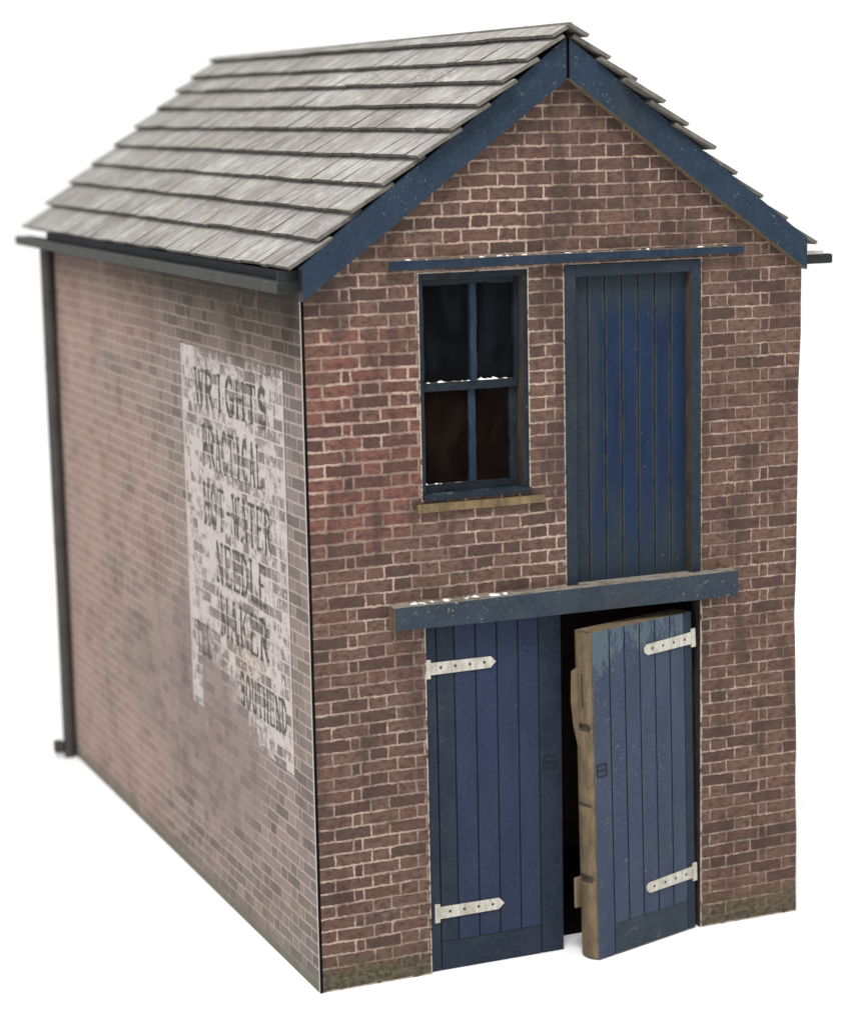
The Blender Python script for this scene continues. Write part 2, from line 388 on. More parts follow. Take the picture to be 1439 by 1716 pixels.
# ------------------------------------------------------------------ mesh helper
class MB:
    def __init__(s): s.bm = bmesh.new(); s.mats = []; s.uvl = s.bm.loops.layers.uv.new('UVMap')
    def mi(s, m):
        m = M[m] if isinstance(m, str) else m
        if m not in s.mats: s.mats.append(m)
        return s.mats.index(m)
    def face(s, pts, m):
        vs = [s.bm.verts.new(p) for p in pts]
        f = s.bm.faces.new(vs); f.material_index = s.mi(m); return f
    def hexa(s, b, t, mats):
        """b, t: 4 bottom and 4 top points, same winding (ccw from above). mats: name or dict(bottom, top, 0..3)"""
        vb = [s.bm.verts.new(p) for p in b]; vt = [s.bm.verts.new(p) for p in t]
        if not isinstance(mats, dict): mats = dict(default=mats)
        g = lambda k: s.mi(mats.get(k, mats.get('default')))
        fs = []
        f = s.bm.faces.new(vb[::-1]); f.material_index = g('bottom'); fs.append(f)
        f = s.bm.faces.new(vt); f.material_index = g('top'); fs.append(f)
        for i in range(4):
            j = (i + 1) % 4
            f = s.bm.faces.new([vb[i], vb[j], vt[j], vt[i]]); f.material_index = g(i); fs.append(f)
        return fs
    def box(s, x0, x1, y0, y1, z0, z1, mats, xf=None):
        """mats keys: 0 front(-y) 1 right(+x) 2 back 3 left(-x) top bottom"""
        f = xf or (lambda p: p)
        b = [f(Vector(p)) for p in ((x0, y0, z0), (x1, y0, z0), (x1, y1, z0), (x0, y1, z0))]
        t = [f(Vector(p)) for p in ((x0, y0, z1), (x1, y0, z1), (x1, y1, z1), (x0, y1, z1))]
        return s.hexa(b, t, mats)
    def prism(s, poly, axis_vec, mats, sides='default'):
        """poly extruded by axis_vec; front = poly side"""
        a = Vector(axis_vec)
        v0 = [s.bm.verts.new(p) for p in poly]; v1 = [s.bm.verts.new(Vector(p) + a) for p in poly]
        if not isinstance(mats, dict): mats = dict(default=mats)
        g = lambda k: s.mi(mats.get(k, mats.get('default')))
        f = s.bm.faces.new(v0); f.material_index = g('front')
        f = s.bm.faces.new(v1[::-1]); f.material_index = g('back')
        n = len(poly)
        for i in range(n):
            j = (i + 1) % n
            f = s.bm.faces.new([v0[j], v0[i], v1[i], v1[j]]); f.material_index = g(i)
    def bevel(s, w, seg=1):
        bmesh.ops.bevel(s.bm, geom=s.bm.edges[:] , offset=w, segments=seg, affect='EDGES', clamp_overlap=True)
    def ragged(s, amp, cuts=9):
        es = [e for e in s.bm.edges if e.calc_length() > .2]
        bmesh.ops.subdivide_edges(s.bm, edges=es, cuts=cuts, use_grid_fill=True)
        for v in s.bm.verts:
            q = v.co
            v.co = q + Vector((mnoise.noise(q * 9 + Vector((3, 0, 0))), .4 * mnoise.noise(q * 9 + Vector((0, 7, 0))), mnoise.noise(q * 9 + Vector((0, 0, 9))))) * amp + Vector((mnoise.noise(q * 41), 0, mnoise.noise(q * 37))) * amp * .6
    def build(s, name, parent=None, label=None, smooth=False, fix=True):
        if fix: bmesh.ops.recalc_face_normals(s.bm, faces=s.bm.faces[:])
        me = bpy.data.meshes.new(name); s.bm.to_mesh(me); s.bm.free()
        for m in s.mats: me.materials.append(m)
        o = bpy.data.objects.new(name, me); col.objects.link(o)
        if smooth:
            for p in me.polygons: p.use_smooth = True
        if parent is not None: o.parent = parent; o.matrix_parent_inverse = Matrix.Translation(-ROOT_LOC) if parent.parent is None else Matrix()
        if label: o['label'] = label
        return o

def wob(x, k, amp): return amp * (mnoise.noise(Vector((x * 1.7, k * 3.3, .5))))

# ------------------------------------------------------------------ ground
g = MB()
S = 400.0
g.face([(-S, -S, 0), (S, -S, 0), (S, S, 0), (-S, S, 0)], NT('white_tabletop').bsdf((.92, .92, .92), .6, .2))
ground = g.build('ground'); ground['kind'] = 'structure'

root = bpy.data.objects.new('model_building', None); col.objects.link(root); root.location = ROOT_LOC
root['label'] = 'brick card model of a small warehouse with blue doors and grey slate roof'
root['category'] = 'model building'

# ------------------------------------------------------------------ walls
def gab(x): return 6.70 - .745 * abs(x - 2.0)
ND = .13
def RX(z): return 3.994 - .026 * math.sin(math.pi * min(1, z / 5.0)) ** 1.0 + .012 * mnoise.noise(Vector((z * 2.3, 4.4, 1.0))) + .004 * mnoise.noise(Vector((z * 9, 1.4, 1.0)))
def front_wall():
    b = MB()
    xs = [.024, .88, 1.72, 2.0, 2.013, 3.13, 3.992]
    holes = {(.88, 1.72): [(0, 2.62), (3.54, 5.145)], (1.72, 2.0): [(0, 2.62)], (2.0, 2.013): [(0, 2.62)], (2.013, 3.13): [(0, 2.62), (2.81, 5.158)]}
    for x0, x1 in zip(xs[:-1], xs[1:]):
        hs = holes.get((x0, x1), [])
        z = 0.0; iv = []
        for a, c in hs:
            if a > z: iv.append((z, a))
            z = c
        iv.append((z, None))
        for a, c in iv:
            za0, za1 = a, a
            zc0, zc1 = (gab(x0), gab(x1)) if c is None else (c, c)
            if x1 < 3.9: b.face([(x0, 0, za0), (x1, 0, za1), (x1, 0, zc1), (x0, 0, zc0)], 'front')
            else:
                NZ = 24
                zz = [zc1 * q / NZ for q in range(NZ + 1)]
                for q in range(NZ):
                    zl0 = zc0 * q / NZ; zl1 = zc0 * (q + 1) / NZ
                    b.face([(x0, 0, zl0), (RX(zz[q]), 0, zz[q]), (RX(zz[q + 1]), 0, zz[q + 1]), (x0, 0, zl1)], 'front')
                    b.face([(RX(zz[q]), 0, zz[q]), (RX(zz[q]), ND, zz[q]), (RX(zz[q + 1]), ND, zz[q + 1]), (RX(zz[q + 1]), 0, zz[q + 1])], 'gutter')
            b.face([(x0, ND, za0), (x0, ND, zc0), (x1, ND, zc1), (x1, ND, za1)], 'inner')
    def rev(p0, p1, m='brown2'):
        b.face([(p0[0], 0, p0[1]), (p1[0], 0, p1[1]), (p1[0], ND, p1[1]), (p0[0], ND, p0[1])], m)
    for x0, x1, z0, z1 in ((.88, 1.72, 3.54, 5.145), (2.013, 3.13, 2.81, 5.158), (.88, 3.13, 0, 2.62)):
        rev((x0, z0), (x0, z1)); rev((x1, z0), (x1, z1)); rev((x0, z1), (x1, z1), 'dark')
        if z0 > 0: rev((x0, z0), (x1, z0), 'ledge')
    rev((.024, 0), (.024, gab(.024)), 'dark'); pass
    rev((.024, 0), (.88, 0), 'brown2'); rev((3.13, 0), (3.992, 0), 'brown2')
    return b.build('front_wall', root, 'front gable wall printed with brown and reddish brickwork', fix=False)
front_wall()
b = MB(); b.box(0, .020, -.004, D, 0, H + .12, {'default': 'inner', 3: 'side', 0: 'dark', 2: 'gutter'}); b.build('side_wall', root, 'washed-out greyish brown brick side wall bearing the painted sign')  # front end painted black as the shade of the corner gap
b = MB(); b.box(W - .085, W - .055, .02, D, 0, H + .12, {'default': 'inner', 1: 'side', 0: 'gutter'}); b.build('side_wall', root, 'brick side wall turned away from view')
b = MB()
bp = [(.0301, D - .06, 0), (W - .0851, D - .06, 0), (W - .0851, D - .06, 5.13), (2, D - .06, 6.66), (.0301, D - .06, 5.13)]
b.prism(bp, (0, .058, 0), {'default': 'inner', 'back': 'front'}); b.build('rear_wall', root)
b = MB(); b.box(.0302, W - .0852, 2.2, 2.24, .02, 5.0, 'inner'); b.build('inner_partition', root)

b = MB(); b.box(.05, W - .09, .30, D - .1, .001, .012, 'dark'); b.build('floor_shade_card', root)  # added dark sheet that keeps the interior floor in darkness

# ------------------------------------------------------------------ roof
RZ, EX, EZ = 6.853, -.115, 5.2024
sl = Vector((EX - 2.0, 0, EZ - RZ)); SLEN = sl.length; sdir = sl / SLEN
ndir = Vector((-sdir.z * -1, 0, sdir.x * -1)); ndir = Vector((sdir.z, 0, -sdir.x))
if ndir.z < 0: ndir = -ndir
front_s = [.165, .42, .66, .915, 1.18, 1.48, 1.775, 2.06, 2.355, 2.655]
rear_s = [.07, .33, .56, .83, 1.12, 1.40, 1.69, 1.98, 2.31, 2.66]
front_y = [-.17, -.15, -.16, -.20, -.19, -.17, -.07, -.06, -.02, -.07]
rear_y = [7.98, 7.95, 7.93, 7.88, 7.93, 7.90, 7.95, 8.0, 7.95, 7.80]
def roof_side(mirror):
    b = MB(); tint = b.bm.faces.layers.float.new('tint')
    def P(s, y, n):
        v = Vector((2.0, y, RZ)) + sdir * s + ndir * (n - .034)
        if mirror: v.x = 4.0 - v.x
        return v
    for i in range(10):
        ya, yb = front_y[i] + (random.uniform(-.02, .02) if mirror else 0), rear_y[i]
        y = ya; tcol = random.uniform(.3, .7)
        while y < yb - .02:
            w = random.choice((.12, .15, .18, .22, .26, .30, .16))
            y2 = min(y + w, yb)
            if yb - y2 < .1: y2 = yb
            gap = random.choice((.003, .005, .009, .014, .006)); dz = random.uniform(-.004, .004)
            rt = min(1, max(0, .5 + random.gauss(0, .2) + (tcol - .5) * .5))
            pts = []
            ds = random.uniform(-.003, .003)
            def SB(yy):
                k = min(1, max(0, (yy - ya) / (yb - ya)))
                return front_s[i] * (1 - k) + rear_s[i] * k + wob(yy, i + (20 if mirror else 0), .015) + ds - (.006 if mirror else 0)
            lift = .012 * mnoise.noise(Vector((y * .9, i * 2.1, 3)))
            TH = .027
            def ST(yy):
                if i == 0: return -.012
                k = min(1, max(0, (yy - ya) / (yb - ya)))
                return max(0.0, front_s[i - 1] * (1 - k) + rear_s[i - 1] * k - .08)
            yl, yr = y + gap * .5, y2 - gap * .5
            nt0 = -.022 if i else .006; nb0 = .033 + lift + dz if i else .036
            q = [(ST(yl), yl, nt0), (SB(yl), yl, nb0), (SB(yr), yr, nb0), (ST(yr), yr, nt0)]
            bot = [P(*a) for a in q]; topp = [P(a[0], a[1], a[2] + TH) for a in q]
            if mirror: pass
            fs = b.hexa(bot, topp, {'default': 'slate_edge', 'top': 'slate', 0: 'slate_edge' if y == ya else 'slate_gap', 2: 'slate_gap'})
            for f in fs:
                f[tint] = rt
                for l in f.loops: 
                    k = 0
                    l[b.uvl].uv = (0, 0)
            uvs = [(q[k][1], q[k][0] + i * 3.7 + rt * 2) for k in range(4)]
            for l, uvv in zip(fs[1].loops, uvs): l[b.uvl].uv = uvv
            y = y2
    # under deck
    DK = 2.58
    bot = [P(.0, .0, -.060), P(DK, .0, -.060), P(DK, 7.78, -.060), P(.0, 7.78, -.060)]
    topp = [P(.0, .0, -.024), P(DK, .0, -.024), P(DK, 7.78, -.024), P(.0, 7.78, -.024)]
    b.hexa(bot, topp, 'dark')
    return b
b = roof_side(False); r1 = b.build('roof', root, 'grey slate-course roof slope facing the left side')
b = roof_side(True); r2 = b.build('roof', root, 'grey slate-course roof slope turned away from view')
# ------------------------------------------------------------------ bargeboards
BT = lambda x: 6.762 - .752 * abs(x - 2.012)
BB = lambda x: 6.478 - .728 * abs(x - 2.020)
def board(left):
    b = MB(); n = 14
    if left: xs = [2.003 + (-.012 - 2.003) * i / n for i in range(n + 1)]
    else: xs = [2.024 + (3.985 - 2.024) * i / n for i in range(n + 1)]
    y0, y1 = -.095, -.012
    for i in range(n):
        xa, xb = xs[i], xs[i + 1]
        ta, tb = BT(xa) + wob(xa, 5, .006), BT(xb) + wob(xb, 5, .006)
        ba, bb_ = BB(xa) + wob(xa, 9, .006), BB(xb) + wob(xb, 9, .006)
        b.face([(xa, y0, ba), (xb, y0, bb_), (xb, y0, tb), (xa, y0, ta)], 'barge')
        b.face([(xa, y1, ba), (xa, y1, ta), (xb, y1, tb), (xb, y1, bb_)], 'barge')
        b.face([(xa, y0, ba), (xa, y1, ba), (xb, y1, bb_), (xb, y0, bb_)], 'brown')
        b.face([(xa, y0, ta), (xb, y0, tb), (xb, y1, tb), (xa, y1, ta)], 'barge')
    for x, m in ((xs[0], 'dark'), (xs[-1], 'gutter')):
        k = wob(x, 5, .006); k2 = wob(x, 9, .006)
        b.face([(x, y0, BB(x) + k2), (x, y0, BT(x) + k), (x, y1, BT(x) + k), (x, y1, BB(x) + k2)], m)
    bmesh.ops.remove_doubles(b.bm, verts=b.bm.verts[:], dist=.0005)
    b.build('bargeboard', root)
board(True); board(False)
b = MB(); b.box(2.0035, 2.0235, -.04, -.0115, 6.47, 6.77, 'dark'); b.build('apex_gap_fill', root)  # dark filler stands in for the shade between the two boards

# ------------------------------------------------------------------ beams over the openings
def strip_beam(name, x0, x1, za0, za1, zb0, zb1, y0, y1, mats, label=None, bev=.004, n=10):
    """slightly crooked card strip; za = left bottom/top, zb = right bottom/top"""
    b = MB()
    prev = None
    for i in range(n + 1):
        k = i / n; x = x0 + (x1 - x0) * k
        lo = za0 + (zb0 - za0) * k + wob(x, 31 + x0, .005); hi = za1 + (zb1 - za1) * k + wob(x, 37 + x0, .005)
        ring = [(x, y0, lo), (x, y0, hi), (x, y1, hi), (x, y1, lo)]
        vs = [b.bm.verts.new(p) for p in ring]
        if prev:
            for j, key in ((0, 'front'), (1, 'top'), (2, 'back'), (3, 'bottom')):
                f = b.bm.faces.new([prev[j], vs[j], vs[(j + 1) % 4], prev[(j + 1) % 4]]); f.material_index = b.mi(mats.get(key, mats['default']))
        else:
            f = b.bm.faces.new(vs); f.material_index = b.mi(mats.get('end', mats['default']))
        prev = vs
    f = b.bm.faces.new(prev[::-1]); f.material_index = b.mi(mats.get('end', mats['default']))
    return b.build(name, root, label)
beam = strip_beam('beam', .600, 3.388, 2.640, 2.802, 2.618, 2.815, -.12, -.0015, dict(default='beam', top='ledge', bottom='dark', end='brown'), 'wide blue beam above the double doors')
lint = strip_beam('lintel', .632, 3.463, 5.180, 5.243, 5.190, 5.243, -.065, -.0015, dict(default='lintel', top='ledge', bottom='brown', end='brown'), 'thin blue lintel above window and loft door')

def fray(name, parent, x0, x1, y0, y1, z, amp, clumps, dz=0.0, label=None, seed=0):
    """one ragged connected ribbon of torn paper lying on a ledge; clumps: (x, half width, height)"""
    b = MB(); n = int((x1 - x0) / .006); ky = 5
    grid = []
    for i in range(n + 1):
        x = x0 + (x1 - x0) * i / n; row = []
        c = max([h * max(0, 1 - ((x - cx) / w_) ** 2) for cx, w_, h in clumps] + [0])
        for j in range(ky + 1):
            a = j / ky
            nz = mnoise.noise(Vector((x * 55, a * 2.2 + seed, seed))) * .5 + .5
            n2 = mnoise.noise(Vector((x * 17, a + 3.3, seed + 5)))
            h = amp * max(0, n2 - .12) * 1.6 * nz + c * (nz ** 1.5) * (.35 + .65 * math.sin(math.pi * a))
            h = h if 0 < j < ky else 0
            row.append(b.bm.verts.new((x + random.uniform(-.002, .002), y0 + (y1 - y0) * a + .006 * (nz - .5), z + dz * (i / n) + .0008 + h)))
        grid.append(row)
    base = b.mi('ledge'); wh = b.mi('fluff')
    for i in range(n):
        for j in range(ky):
            q = [grid[i][j], grid[i + 1][j], grid[i + 1][j + 1], grid[i][j + 1]]
            f = b.bm.faces.new(q)
            hh = max(v.co.z for v in q) - z - dz * (i / n)
            f.material_index = wh if hh > .0050 else base
    return b.build(name, parent, label)
fray('frayed_paper', beam, .66, 1.52, -.075, -.004, 2.8035, .020, [(.78, .035, .022), (.84, .03, .018), (.93, .02, .016), (1.05, .03, .010), (1.26, .04, .018), (1.41, .055, .026), (1.18, .02, .010)], .006, 'white torn paper along the beam top', 1)
fray('frayed_paper', lint, .66, 3.42, -.045, -.003, 5.2435, .016, [(1.20, .03, .012), (1.50, .035, .016), (1.57, .03, .016), (1.70, .02, .012), (2.68, .02, .020), (.80, .05, .008)], .0, 'white torn paper along the lintel top', 4)

# ------------------------------------------------------------------ upper window
def fr(b, x0, x1, z0, z1, y0, y1, w, m, wl=None, wr=None, wt=None, wb=None):
    wl = wl or w; wr = wr or w; wt = wt or w; wb = wb or w
    b.box(x0, x0 + wl, y0, y1, z0, z1, m); b.box(x1 - wr, x1, y0, y1, z0, z1, m)
    b.box(x0 + wl + .0005, x1 - wr - .0005, y0 + .002, y1, z1 - wt, z1, m); b.box(x0 + wl + .0005, x1 - wr - .0005, y0 + .002, y1, z0, z0 + wb, m)
win = MB(); fr(win, .8815, 1.7185, 3.5415, 5.1435, .012, .150, .032, {'default': 'sash', 3: 'brown2'}, wt=.045, wb=.03)
win.bevel(.003)
win = win.build('window', root, 'four-pane upper window with thin dark blue sashes and open panes')
b = MB(); fr(b, .916, 1.684, 4.30, 5.095, .085, .118, .032, 'sash', wb=.06, wt=.04)
b.box(1.305, 1.352, .078, .120, 4.359, 5.056, 'lintel'); b.ragged(.007); us = b.build('upper_sash', win)
b = MB(); fr(b, .9165, 1.6835, 3.575, 4.345, .1225, .152, .034, 'sash', wr=.06, wt=.05, wb=.05)
b.box(1.300, 1.350, .116, .150, 3.624, 4.296, 'lintel'); b.ragged(.008); ls = b.build('lower_sash', win)
b = MB(); b.box(.8835, 1.7265, -.022, .080, 3.533, 3.572, {'default': 'sash', 'top': 'dusty'}); b.bevel(.004); bd = b.build('window_board', win)
b = MB(); b.face([(.945, .104, 4.355), (1.655, .104, 4.355), (1.655, .104, 5.06), (.945, .104, 5.06)], 'pane'); b.build('pane', us, fix=False)
b = MB(); b.face([(.945, .140, 3.62), (1.63, .140, 3.62), (1.63, .140, 4.30), (.945, .140, 4.30)], 'pane'); b.build('pane', ls, fix=False)
fray('frayed_paper', us, .955, 1.30, .086, .116, 4.3605, .010, [(.98, .03, .014), (1.08, .045, .026), (1.18, .02, .010)], .0, None, 2)
fray('frayed_paper', us, 1.356, 1.645, .086, .116, 4.3605, .010, [(1.40, .035, .030), (1.45, .035, .026), (1.50, .035, .026), (1.58, .02, .014)], .0, None, 3)
fray('frayed_paper', ls, .955, 1.295, .1235, .150, 3.6255, .012, [(.965, .016, .026), (1.06, .05, .010), (1.2, .03, .010)], .0, None, 6)
strip_beam('window_sill', .828, 1.828, 3.452, 3.512, 3.458, 3.510, -.034, -.0012, dict(default='sill', top='sill', bottom='brown2', end='sill'), 'ochre stone sill below the upper window')

# ------------------------------------------------------------------ loft door
ld = MB(); fr(ld, 2.0145, 3.1285, 2.760, 5.1565, -.014, .085, .080, {'default': 'frame', 3: 'brown2'}, wl=.085, wr=.083, wt=.088, wb=.02)
ld.bevel(.003); ld = ld.build('loft_door', root, 'tall blue boarded loft door in a plain blue frame')
b = MB(); b.box(2.1005, 3.0445, .078, .125, 2.782, 5.067, 'groove')
x = 2.1005
b.box(2.102, 2.235 - .004, .066, .0775, 2.783, 5.066, 'frame')
for k in range(6):
    x0 = 2.235 + k * LP
    b.box(x0 + .0035, min(x0 + LP - .0035, 3.0435), .066 + random.uniform(0, .003), .0775, 2.783, 5.066, 'loft')
b.bevel(.0022); b.build('boarded_leaf', ld)

# ------------------------------------------------------------------ double doors
def tee_hinge(name, xf, x0, z0, parent, sgn, tilt, lab, blunt=True):
    """T hinge: plate at x0, strap running sgn*x"""
    b = MB()
    def T(p):
        u, z, n = p; return xf(Vector((x0 + sgn * u, n, z0 + z + u * tilt)))
    def poly(pts, n0, n1, m):
        bot = [T((u, z, n0)) for u, z in pts]; top = [T((u, z, n1)) for u, z in pts]
        vb = [b.bm.verts.new(p) for p in bot]; vt = [b.bm.verts.new(p) for p in top]
        b.bm.faces.new(vb).material_index = b.mi(m); b.bm.faces.new(vt[::-1]).material_index = b.mi(m)
        for i in range(len(pts)):
            j = (i + 1) % len(pts); b.bm.faces.new([vb[j], vb[i], vt[i], vt[j]]).material_index = b.mi('white')
    poly([(.0, -.072), (.040, -.072), (.042, .068), (.002, .070)], 0, -.014, 'white')
    poly([(.0425, -.046), *([(.512, -.040), (.540, -.014), (.542, .016), (.515, .040)] if blunt else [(.515, -.042), (.560, .000), (.520, .042)]), (.0425, .044)], 0, -.011, 'white')
    for k in range(4):
        u = .12 + .115 * k; r_ = .012
        c = [(u + r_ * math.cos(a) * .9, r_ * math.sin(a) + .004) for a in [i * math.pi / 3 for i in range(6)]]
        poly(c, -.0112, -.0135, 'gutterhi')
    return b.build(name, parent, lab)

def latch(xf, x0, x1, z0, z1, y, parent):
    b = MB(); w = .009
    for (a, c, d_, e) in ((x0, x1, z0, z0 + w), (x0, x1, z1 - w, z1), (x0, x0 + w, z0 + w, z1 - w), (x1 - w, x1, z0 + w, z1 - w), (x0 + w, x1 - w, (z0 + z1) / 2 - .004, (z0 + z1) / 2 + .004)):
        b.box(a, c, y - .003, y, d_, e, 'ink', xf)
    return b.build('latch', parent)

# closed leaf
I = lambda v: v
b = MB()
Y0 = .030
b.box(.8835, 1.970, Y0 + .012, Y0 + .085, .004, 2.612, {'default': 'groove', 1: 'dark'})
b.box(.884, .966, Y0, Y0 + .0115, .006, 2.61, 'doorlow')
edges = [.972, 1.112, 1.282, 1.452, 1.622, 1.788, 1.972]
for k, (xa, xb) in enumerate(zip(edges[:-1], edges[1:])):
    last = k == 5
    b.box(xa + .005, xb - (.0 if last else .005), Y0 + .0005 * k, Y0 + .0115, .224 if not last else .006, 2.61, 'door' if 0 < k < 5 else 'doorlow')
b.box(.975, 1.785, Y0 + .001, Y0 + .0115, .006, .221, 'doorlow')
for z0, z1 in ((.10, .50), (.62, .98), (1.08, 1.42), (1.52, 1.86), (1.96, 2.16)):
    b.box(.965, .973, Y0 - .0008, Y0 + .004, z0, z1, 'dark')
b.bevel(.0016)
dl = b.build('door', root, 'closed left leaf of blue boarded double doors')
tee_hinge('hinge', lambda v: v + Vector((0, Y0 - .001, 0)), .880, 2.300, dl, 1, .0, None, False)
tee_hinge('hinge', lambda v: v + Vector((0, Y0 - .001, 0)), .918, .452, dl, 1, .0, None, False)
latch(I, 1.815, 1.925, 1.432, 1.532, Y0 - .0006, dl)
# open leaf: local x from hinge (0) to free edge (-1.03), outer face y=0, thickness to +y
ANG = math.radians(17.2)
hp = Vector((3.100, .008, .012))
RMt = Matrix.Rotation(ANG, 3, 'Z')
XF = lambda v: hp + RMt @ Vector((v.x - .008 - .050 * v.z / 2.5, v.y, v.z))
TH = .185; WD = 1.035; ZT = 2.50
b = MB(); b.mi('doorR')
b.box(-WD + .004, 0, .012, TH * .55, .0, ZT, {'default': 'brown', 0: 'groove', 1: 'dark', 2: 'inner'}, XF)
b.box(-WD, 0, TH * .56, TH, .004, ZT - .004, {'default': 'brown', 1: 'dark', 2: 'inner'}, XF)
b.box(-.075, 0, 0, .0115, .002, ZT, 'doorlow', XF)
ed = [-.080, -.232, -.392, -.552, -.708, -.864, -WD]
for k, (xa, xb) in enumerate(zip(ed[:-1], ed[1:])):
    last = k == 5
    b.box(xb + (0 if last else .005), xa - .005, .0004 * k, .0115, .232 if not last else .002, ZT + .0, {'default': 'doorR', 3: 'brown' if last else 'groove', 'top': 'brown'}, XF)
b.box(-.86, -.083, .001, .0115, .002, .229, 'beam', XF)
for z0, z1 in ((.10, .50), (.62, .98), (1.08, 1.42), (1.52, 1.86), (1.96, 2.16)):
    b.box(-.082, -.074, -.0008, .004, z0, z1, 'dark', XF)
b.bevel(.0016)
dr = b.build('door', root, 'right leaf of the double doors swung open, brown card edge showing')
tee_hinge('hinge', lambda v: XF(v + Vector((0, -.001, 0))), .030, 2.300, dr, -1, -.03, None)
tee_hinge('hinge', lambda v: XF(v + Vector((0, -.001, 0))), .010, .452, dr, -1, -.03, None)
latch(XF, -1.015, -.915, 1.400, 1.50, -.0006, dr)
# lumpy rolled card edge of the open leaf
b = MB(); b.mi('brown'); N = 90; K = 7
rings = []
cuts = (1.78, 1.18, .62)
for i in range(N + 1):
    z = .004 + (ZT - .006) * i / N
    pin = sum(math.exp(-((z - c) / .018) ** 2) for c in cuts)
    ring = []
    for j in range(K + 1):
        a = j / K
        yy = .014 + (TH - .018) * a
        bulge = .030 * math.sin(math.pi * a) ** .6 * (1 - .85 * min(1, pin)) + .010 * mnoise.noise(Vector((z * 4, a * 2.5, 1))) * math.sin(math.pi * a)
        ring.append(b.bm.verts.new(XF(Vector((-WD + .002 - max(.002, bulge), yy, z)))))
    rings.append(ring)
for i in range(N):
    for j in range(K):
        f = b.bm.faces.new([rings[i][j], rings[i][j + 1], rings[i + 1][j + 1], rings[i + 1][j]])
        zc = .004 + (ZT - .006) * (i + .5) / N
        if min(abs(zc - c) for c in cuts) < .022 and j > 0: f.material_index = b.mi('brown2')  # crease shade painted as darker card at each pinch
for ring in (rings[0], rings[-1]):
    pass
b.build('door_edge', dr, smooth=True, fix=True)
b = MB()
b.box(-WD - .050, -WD + .02, TH + .002, TH + .030, .36, .60, 'brown', XF); b.bevel(.01); b.build('latch_block', dr)
b = MB()
pp = [(-WD - .018, 2.22), (-WD - .070, 2.20), (-WD - .075, 1.98), (-WD - .055, 1.78), (-WD - .018, 1.62)]
b.prism([XF(Vector((x, TH * .72, z))) for x, z in pp], RMt @ Vector((0, .03, 0)), 'brown'); b.bevel(.004); b.build('latch_flap', dr)
b = MB(); b.box(-WD - .030, -WD - .020, TH * .45, TH * .52, 1.93, 2.18, 'brown2', XF); b.build('latch_slot', dr)

# ------------------------------------------------------------------ gutters, fascia, downpipe
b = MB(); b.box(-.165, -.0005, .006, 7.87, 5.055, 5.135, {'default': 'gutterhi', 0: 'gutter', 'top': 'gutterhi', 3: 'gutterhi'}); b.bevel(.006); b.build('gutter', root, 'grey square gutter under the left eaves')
b = MB(); b.box(-.150, -.001, .012, .034, 5.1365, 5.21, 'gutter'); b.box(-.06, -.001, .035, 7.0, 5.1365, 5.20, 'groove'); b.build('fascia', root)
b = MB(); 
bmesh.ops.create_cone(b.bm, cap_ends=True, segments=20, radius1=.042, radius2=.042, depth=8.0, matrix=Matrix.Translation((4.07, 4.02, 5.118)) @ Matrix.Rotation(math.pi / 2, 4, 'X'))
b.mi('gutter'); b.box(4.001, 4.270, .000, .075, 5.078, 5.148, 'gutter'); b.bevel(.010, 2); b.box(3.999, 4.19, .010, .070, 5.1485, 5.172, 'white'); b.build('gutter', root, 'black gutter end sticking out beyond the right eaves')  # white strip paints the highlight along the gutter top
b = MB(); b.mi('pipe')
bmesh.ops.create_cone(b.bm, cap_ends=True, segments=28, radius1=.062, radius2=.062, depth=5.05, matrix=Matrix.Translation((-.0635, 7.02, 2.5255)))
for zc in (.55, 2.2, 3.9):
    bmesh.ops.create_cone(b.bm, cap_ends=True, segments=28, radius1=.0632, radius2=.0632, depth=.05, matrix=Matrix.Translation((-.0645, 7.02, zc)))
dp = b.build('downpipe', root, 'dark downpipe at the rear corner of the side wall')
b = MB(); b.box(-.215, -.1285, 6.99, 7.09, .05, .17, {'default': 'gutterhi', 0: 'pipe'}); b.bevel(.01); b.build('shoe', dp)  # lit sides and shaded front painted in separate colours

